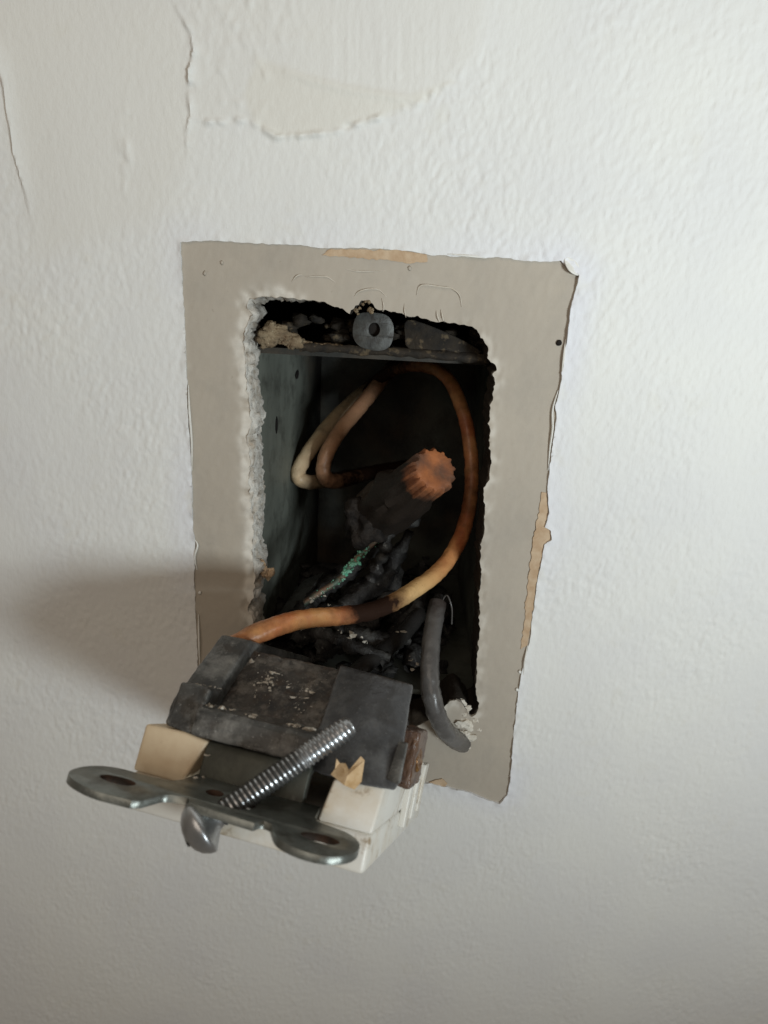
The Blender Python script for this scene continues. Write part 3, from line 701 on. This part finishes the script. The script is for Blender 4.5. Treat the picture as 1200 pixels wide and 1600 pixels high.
# corroded and charred splice below the connector
cw = tag(empty('corroded_wire'), 'bare copper wire crusted with green corrosion below the connector', 'wire')
gp = [(6.2,22.0,2.0),(3.5,20.0,-2.1),(-0.7,20.0,-6.7),(-3.9,18.0,-10.2),(-6.7,17.0,-13.7),(-10.6,16.0,-16.4),(-14.8,15.0,-19.4)]
tube('copper_core', gp, .75, M_copper, cw, 10, 8, None, .2, 2)
random.seed(8)
gpath = catmull(gp, 12); it = []
for k in range(170):
    i = int(min(len(gpath)-1, max(4, random.gauss(.48, .15)*len(gpath)))); p = gpath[i]
    s = math.exp(-((i/len(gpath)-.5)/.16)**2)
    it.append((tuple(p+np.array([random.gauss(0, .5), random.gauss(-.4, .35), random.gauss(0, .45)])), .14+.5*random.random()**2*s))
lumps('green_crust', it, M_green, cw, 1, .6)
tag(tube('charred_wire', [(4.9,22.0,-1.5),(4.2,19.0,-2.9),(3.5,19.0,-6.7),(2.2,20.0,-10.7),(0.8,21.0,-14.4)], lambda s: 1.25+.5*math.sin(s*17)*.5+.3*math.cos(s*31), M_ash, None, 14, 10, None, .5, 9), 'short ash grey charred wire stub right of the green corrosion', 'wire')

# ash and cinders heaped in the bottom of the box
def strand_geo(pts, r0, seed, seg=9, per=9):
    path = catmull(pts, per); n = len(path); V, F = [], []
    up = np.array([0.2, .3, 1.])
    for i, p in enumerate(path):
        d_ = path[min(i+1, n-1)]-path[max(i-1, 0)]; d_ /= np.linalg.norm(d_); up = up-d_*np.dot(up, d_); up /= np.linalg.norm(up); sd = np.cross(d_, up)
        e = math.sin(math.pi*min(max(i/(n-1), .03), .97))**.35
        for k in range(seg):
            a = 2*math.pi*k/seg; w = up*math.cos(a)+sd*math.sin(a); q = p+w*r0
            f_ = 1+.75*noise.noise(Vector(q*.55)+Vector((seed*5., 0, 0)))+.45*noise.noise(Vector(q*1.7)+Vector((0, seed*3., 0)))
            V.append(tuple(p+w*r0*e*max(.25, f_)))
    for i in range(n-1):
        for k in range(seg): F.append((i*seg+k, i*seg+(k+1) % seg, (i+1)*seg+(k+1) % seg, (i+1)*seg+k))
    return V, F
random.seed(21)
STR = [([(5.0,24.0,-3.4),(-2.5,26.0,-12.8),(-9.9,24.0,-19.1),(-14.9,16.0,-21.4),(-18.1,8.0,-22.3)], 2.0), ([(9.2,26.0,-3.9),(3.8,26.0,-15.8),(-5.0,22.0,-22.0),(-11.4,12.0,-24.0),(-15.2,3.0,-22.6)], 2.4),
       ([(6.7,28.0,-13.1),(5.6,26.0,-20.7),(-0.1,18.0,-24.8),(-6.0,8.0,-24.7),(-10.2,1.0,-23.4)], 2.6), ([(13.2,34.0,-15.2),(12.7,26.0,-22.0),(8.3,18.0,-26.7),(4.8,8.0,-26.4),(3.5,2.0,-26.2)], 2.3),
       ([(-14.7,26.0,-19.4),(-10.9,20.0,-22.3),(-4.2,12.0,-23.5),(3.2,9.0,-23.9),(10.4,12.0,-25.0)], 1.9), ([(-18.7,22.0,-25.5),(-14.3,12.0,-24.2),(-8.1,7.0,-22.2),(-0.8,4.0,-23.3),(6.2,3.0,-24.7)], 1.7),
       ([(20.8,40.0,-26.4),(17.3,30.0,-30.8),(12.3,18.0,-30.7),(10.7,8.0,-30.1)], 2.6), ([(-23.2,30.0,-24.4),(-18.4,20.0,-27.0),(-12.4,8.0,-25.9)], 2.2), ([(-2.7,34.0,-20.6),(2.6,30.0,-26.3),(12.3,30.0,-28.4),(20.7,30.0,-32.4)], 2.8),
       ([(-9.5,38.0,-21.9),(-2.7,38.0,-26.9),(7.3,40.0,-27.2),(19.0,44.0,-22.7)], 3.2), ([(-14.7,14.0,-18.0),(-13.3,9.0,-19.4),(-13.7,5.0,-20.4)], 1.0), ([(-7.7,10.0,-18.7),(-5.3,7.0,-21.0),(-6.0,3.0,-22.4)], .9)]
V, F = [], []
for k, (pp, r0) in enumerate(STR):
    v, f = strand_geo(pp, r0, k+1); b = len(V); V += v; F += [tuple(b+q for q in g) for g in f]
for k in range(110):
    X_ = random.uniform(-21, 23); Y_ = random.uniform(12, 60)
    top = -33+.18*(Y_-11)
    v, f = lump_geo((X_, Y_, BZ0+1+random.random()*max(2, (top-BZ0))), .6+2.6*random.random()**2, k*1.3, 2, .75, (1.5, 1.2, .6)); b = len(V); V += v; F += [tuple(b+q for q in g) for g in f]
ash = mesh('charred_debris', V, F, M_ash, None)
ash['kind'] = 'stuff'; ash['label'] = 'stringy melted and charred insulation in the bottom of the box'; ash['category'] = 'ash'
random.seed(4); it = []
for (px_, py_, pz_) in [(-2.2,-1.0,-17.9),(-2.0,0.0,-17.9),(7.2,9.0,-20.9),(-4.5,5.0,-19.4),(-10.1,11.0,-14.7),(-9.5,12.0,-14.2),(-12.4,12.0,-16.9),(-8.0,12.0,-17.4),(0.6,1.0,-20.4),(-13.1,2.0,-18.8),(10.3,2.0,-24.2),(11.0,0.0,-24.5)]:
    for k in range(3): it.append(((px_+random.gauss(0, .8), py_+random.gauss(0, .4), pz_+random.gauss(0, .5)), .12+.42*random.random()**1.5))
o = lumps('ash_flakes', [(p_, r_*.9, (random.uniform(.4, 1.8), random.uniform(.4, 1.4), random.uniform(.3, 1.1))) for p_, r_ in it], M_crumb, None, 1, 1.1, False); o['kind'] = 'stuff'; o['label'] = 'pale ash flakes scattered over the burnt debris in the box'; o['category'] = 'ash'

# ------------------------------------------------------------------ the outlet hanging out of the wall
DEV_T = (-12.124, -58.007, -12.032); DEV_E = Euler((R(-33.128), R(2.186), R(-13.430)))
dev = tag(empty('electrical_outlet', DEV_T, DEV_E), 'burnt black and white electrical outlet hanging out of the wall box by its wires', 'electrical outlet')
DM = DEV_E.to_matrix()
def to_world(p): return np.array(DM @ Vector(p))+np.array(DEV_T)
# white face housing: slab, two shoulders
face = block('face_housing', (-17, 0, -5), (17, 55, -.1), M_white, dev, .7)
prism('shoulder', [(-17, -.1), (-17, 6.2), (-11, 6.4), (-7.4, 5.9), (-9.6, -.1)], 'v', .0, 54, M_tan, dev, .45)['label'] = 'yellowed left shoulder of the white housing'
hexa('shoulder', [(9.7, 0, -.1), (17, 0, -.1), (17, 54, -.1), (9.7, 54, -.1), (10.6, .3, 5.3), (17.3, 1.6, 5.7), (17.3, 54, 5.7), (10.6, 54, 5.3)], M_white, dev, .4)
for k, v0 in enumerate((25, 33, 41)):
    block('side_rib', (16.9, v0, -2.5+k*.3), (18.0, v0+3.2, 6.6+.5*math.sin(k*2)), M_white, dev, .25)
prism('broken_tab', [(12.2, 5.4), (17.2, 5.6), (17.4, 8.2), (15.8, 7.4), (14.2, 8.0), (12.6, 6.8)], 'v', 24, 36, M_white, dev, .2)
# black body
core = prism('body_core', [(5, 5.6), (5.5, 8), (16.4, 19.0), (52, 19.2), (53, 5.6)], 'u', -10.6, 5.2, M_bake_dirty, dev, .4); rough(core, .35, 1.8, 5)
rough(prism('corner_block', [(3.0, 6.2), (3.4, 9.8), (14.6, 20.5), (52, 20.5), (53, 6.2)], 'u', -15.8, -10.3, M_bake, dev, .6), .16, 2.2)
# right-hand block with a convex front that flares towards the face
V, F = [], []
NU, NW = 10, 9
for i in range(NW+1):
    s = i/NW
    for k in range(NU+1):
        q = k/NU
        u0 = 6.4*(1-s)+4.6*s; u1 = 18.7*(1-s)+16.4*s
        bul = 2.4*math.sin(math.pi*q*.8+.1)*(1-.3*s)-1.2*q**3
        V.append((u0+(u1-u0)*q, .6+13*s**1.05-bul+.8, 5.5+14.3*s-.5*q*s))
b0 = len(V)
for i in range(NW+1):
    s = i/NW
    for k in range(NU+1):
        q = k/NU; u0 = 6.4*(1-s)+4.6*s; u1 = 14.5*(1-s)+9.0*s
        V.append((u0+(u1-u0)*q, 52, 5.5+14.3*s-.5*q*s))
W_ = NU+1
for i in range(NW):
    for k in range(NU):
        a = i*W_+k
        F.append((a, a+1, a+W_+1, a+W_)); F.append((b0+a, b0+a+W_, b0+a+W_+1, b0+a+1))
for k in range(NU):
    F.append((k, b0+k, b0+k+1, k+1)); a = NW*W_+k; F.append((a, a+1, b0+a+1, b0+a))
for i in range(NW):
    a = i*W_; F.append((a, a+W_, b0+a+W_, b0+a)); a = i*W_+NU; F.append((a, b0+a, b0+a+W_, a+W_))
o = mesh('rounded_block', V, F, M_bake_smooth, dev, True); fixn(o); bevel(o, .5, 3, 40); rough(o, .14, 2.6, 2)
hexa('edge_rib', [(17.2, 1.2, 6.6), (19.0, .7, 6.4), (18.9, 3.2, 6.4), (17.4, 3.2, 6.6), (17.2, 5.2, 11.4), (18.5, 4.7, 11.4), (18.4, 6.8, 11.4), (17.2, 6.8, 11.4)], M_bake, dev, .2)
rough(prism('ledge', [(-.4, 6.2), (-.3, 9.4), (.4, 10.0), (5.6, 10.6), (6, 6.2)], 'u', -10.2, 6.9, M_bake, dev, .35), .2, 1.6)
rough(hexa('ledge_end', [(-14.2, .2, 6.6), (-9.4, -.3, 6.3), (-9.4, 6, 6.3), (-14.2, 6, 6.6), (-14.8, 2.4, 12.6), (-10.0, 2.0, 12.6), (-10, 8, 12.6), (-14.8, 8, 12.6)], M_bake, dev, .5), .2, 1.8)
# terminals on the right flank
rough(block('terminal_clamp', (15.6, 13, 4.6), (19.0, 25, 13.0), M_brown, dev, .6), .35, 2.2)
ts = tube('terminal_screw', [(18.0, 17.5, 8.6), (19.3, 17.3, 8.8)], 1.7, M_brass, dev, 20, 3); bevel(ts, .3, 2); rough(ts, .25, 1.2, 2)
# metal strap: flat end with two ears, joggle up to the body
def strap_h(u, v): return 1.5+.22*min(v, .2)+.35*math.exp(-((u+18)/4)**2)*(-v/14)+.12*noise.noise(Vector((u*.2, v*.2, 3)))
def arc(cx, cy, rx, ry, a0, a1, n): return [(cx+rx*math.cos(R(a0+(a1-a0)*k/(n-1))), cy+ry*math.sin(R(a0+(a1-a0)*k/(n-1)))) for k in range(n)]
so = arc(-14.7, -8.5, 6.0, 4.0, 100, 285, 20) + [(-10.0, -12.2), (-9.0, -11.4), (-8.0, -8.6), (-7.4, -8.0), (-5.2, -7.5), (-4.7, -7.9), (-4.4, -8.7), (2.2, -9.2), (4.5, -9.3), (4.9, -8.4), (5.3, -8.1), (6.3, -8.3), (6.8, -9.2)] \
    + arc(12.1, -8.6, 5.1, 4.1, 205, 420, 20) + [(10.6, -4.2), (10.1, -3.2), (9.7, .2), (-7.9, .2), (-8.4, -2.6), (-9.4, -3.9), (-12.0, -4.4)]
strap = plate('mounting_strap', so, [ellipse(-14.6,-8.0,2.4,1.15,20,.1), ellipse(12.4,-8.4,2.4,1.15,20,-.05), ellipse(-3.2,-4.0,1.2,1.0,16), ellipse(.5,-5.2,2.3,1.9,24)], 0.9, strap_h, M_strap, dev, .07)
prism('strap_joggle', [(-.1, 1.5), (.0, 4.9), (.5, 6.0), (2.2, 6.1), (2.2, 4.9), (1.4, 4.6), (1.2, .3), (.2, .25)], 'u', -7.6, 7.4, M_strap_shaded, strap, .3)
plate('strap_tail', [(-8, 53), (8, 53), (8.5, 60), (4, 66), (-4, 66), (-8.5, 60)], [ellipse(0, 61, 2, 2, 16)], 1.25, lambda u, v: 1.5, M_strap, strap, .18)

# loose mounting screw through the strap
sh = np.array([(-16.4,-64.5,-10.8)][0]); st_ = np.array([(0.6,-54.7,-2.1)][0])
d = st_-sh; SLN = np.linalg.norm(d); d /= SLN
scr = tag(empty('mounting_screw', tuple(sh)), 'loose shiny machine screw stuck slantwise through the metal strap', 'screw')
f1 = np.cross(d, [0, 1, 0]); f1 /= np.linalg.norm(f1); f2 = np.cross(d, f1)
def spin(name, prof, mat, parent, seg=36):
    V, F = [], []
    for a_, r_ in prof:
        for k in range(seg):
            th = 2*math.pi*k/seg; V.append(tuple(d*a_+(f1*math.cos(th)+f2*math.sin(th))*r_))
    for i in range(len(prof)-1):
        for k in range(seg): F.append((i*seg+k, i*seg+(k+1) % seg, (i+1)*seg+(k+1) % seg, (i+1)*seg+k))
    F.append(tuple(range(seg))); F.append(tuple((len(prof)-1)*seg+k for k in range(seg)))
    o = mesh(name, V, F, mat, parent, True, {'burn_or_shade': [1.-cl((q[0]-(9 if q[0] > 3 else 99))/5)*1. if q[0] > 3 else 0. for q in prof for _ in range(seg)]}); fixn(o); o.data.set_sharp_from_angle(angle=R(50)); return o
hd = spin('screw_head', [(-2.3, .25), (-2.22, 1.0), (-1.9, 1.9), (-1.3, 2.7), (-.5, 3.25), (.0, 3.4), (.25, 3.35), (.6, 2.9), (1.7, 1.6), (2.4, 1.35)], M_screw, scr)
slot = block('screw_slot', (-1.3, -.25, -2.34), (1.3, .25, -1.7), M_black, scr, 0)
slot.rotation_euler = Vector(d).to_track_quat('Z', 'Y').to_euler()
V, F = [], []
pitch = .66; seg = 20; n = int((SLN-2.0)/pitch*seg); sub = [(0, 1.35), (.3, 1.36), (.5, 1.54), (.75, 1.54)]
for i in range(n+1):
    th = 2*math.pi*i/seg; a0 = 2.0+pitch*i/seg
    tp = 1-.25*cl((a0-(SLN-1.2))/1.2)
    for (o_, r_) in sub: V.append(tuple(d*(a0+o_*pitch)+(f1*math.cos(th)+f2*math.sin(th))*r_*tp))
m_ = len(sub)
for i in range(n):
    for k in range(m_-1): F.append((i*m_+k, i*m_+k+1, (i+1)*m_+k+1, (i+1)*m_+k))
    if i+seg < n: F.append((i*m_+m_-1, (i+seg)*m_, (i+1+seg)*m_, (i+1)*m_+m_-1))
th_ = mesh('thread', V, F, M_screw, scr, True, {'burn_or_shade': [1.05*cl(1-(2+pitch*(k//m_)/seg-12.)/4.)+.08 for k in range(len(V))]}); fixn(th_); th_.data.set_sharp_from_angle(angle=R(30))  # thread darkened towards the head as painted shadow
spin('shank', [(1.5, 1.36), (SLN+.1, 1.36), (SLN+.45, 1.0)], M_screw, scr)

# scrap of cardboard retainer lodged on the white shoulder
cs = tag(empty('cardboard_scrap', tuple(to_world((12.6, -.2, 5.4)))), 'torn tan cardboard scrap lodged on the white corner of the outlet', 'scrap')
V = [(-2.1, -.3, 2.5), (-1.5, -.1, 1.9), (-.7, .1, 1.9), (0, -.6, 1.2), (1.0, .3, 3.2), (1.5, .3, 2.9), (1.5, .2, 0.4), (.9, -.2, -.6), (-.2, -.9, -.3), (-1.2, -.5, .1), (-2.1, -.2, .4), (-1.8, -.2, 1.1), (0, -1.1, .8)]
F = [(0, 1, 11), (1, 2, 12, 11), (2, 3, 12), (3, 4, 5, 12), (5, 6, 12), (6, 7, 8, 12), (8, 9, 12), (9, 10, 11, 12)]
o = mesh('paper_ply', V, F, M_card, cs, False); o.data.transform(DEV_E.to_matrix().to_4x4()); mo = o.modifiers.new('s', 'SOLIDIFY'); mo.thickness = .45*MM
V = [(-.1, -.9, 1.3), (.8, -.2, 2.5), (1.2, -.1, .6), (.5, -.7, -.3), (-.1, -1.1, .2)]
o = mesh('torn_ply', V, [(0, 1, 2, 3, 4)], M_card, cs, False); o.data.transform(DEV_E.to_matrix().to_4x4()); mo = o.modifiers.new('s', 'SOLIDIFY'); mo.thickness = .3*MM

# plaster crumbs caught on the dirty middle of the body
random.seed(17); it = []
for k in range(900):
    s = random.random(); u = random.uniform(-10, 4.5); v0 = 5.5+10.9*s; w0 = 8.05+11*s
    dn = noise.noise(Vector((u*.28+3, s*2.6, 1.)))+.6*noise.noise(Vector((u*.9, s*7, 4.)))+.5*math.exp(-((u+5.5)/2.2)**2-((s-.75)/.25)**2)+.45*math.exp(-(s/.10)**2)
    if dn < .28 or random.random() > (dn-.1)*1.5: continue
    it.append((tuple(to_world((u, v0-.25, w0+.25))), .04+.30*random.random()**3.6, (1.5, 1, .7)))
for k in range(120):
    u = random.uniform(-10, 6.5)
    if noise.noise(Vector((u*.5, 8., 2.))) < .02: continue
    it.append((tuple(to_world((u, random.uniform(.4, 4.5), 10.3+random.random()*.2))), .05+.34*random.random()**2.6, (1.4, 1, .7)))
for k in range(20):
    it.append((tuple(to_world((random.uniform(-14, -10), random.uniform(2.5, 7), 12.7))), .05+.10*random.random()))
for q in ((-7.4,-1.2,1.3),(-6.6,-.5,1.5),(-7.0,-.3,4.2)): it.append((tuple(to_world(q)), .25))
o = lumps('plaster_crumbs', [(q_[0], q_[1], (random.uniform(.5, 1.9), random.uniform(.4, 1.3), random.uniform(.3, .9))) for q_ in it], M_crumb, None, 1, 1.1, False); o['kind'] = 'stuff'; o['label'] = 'pale plaster crumbs scattered over the dirty top of the outlet'; o['category'] = 'crumbs'
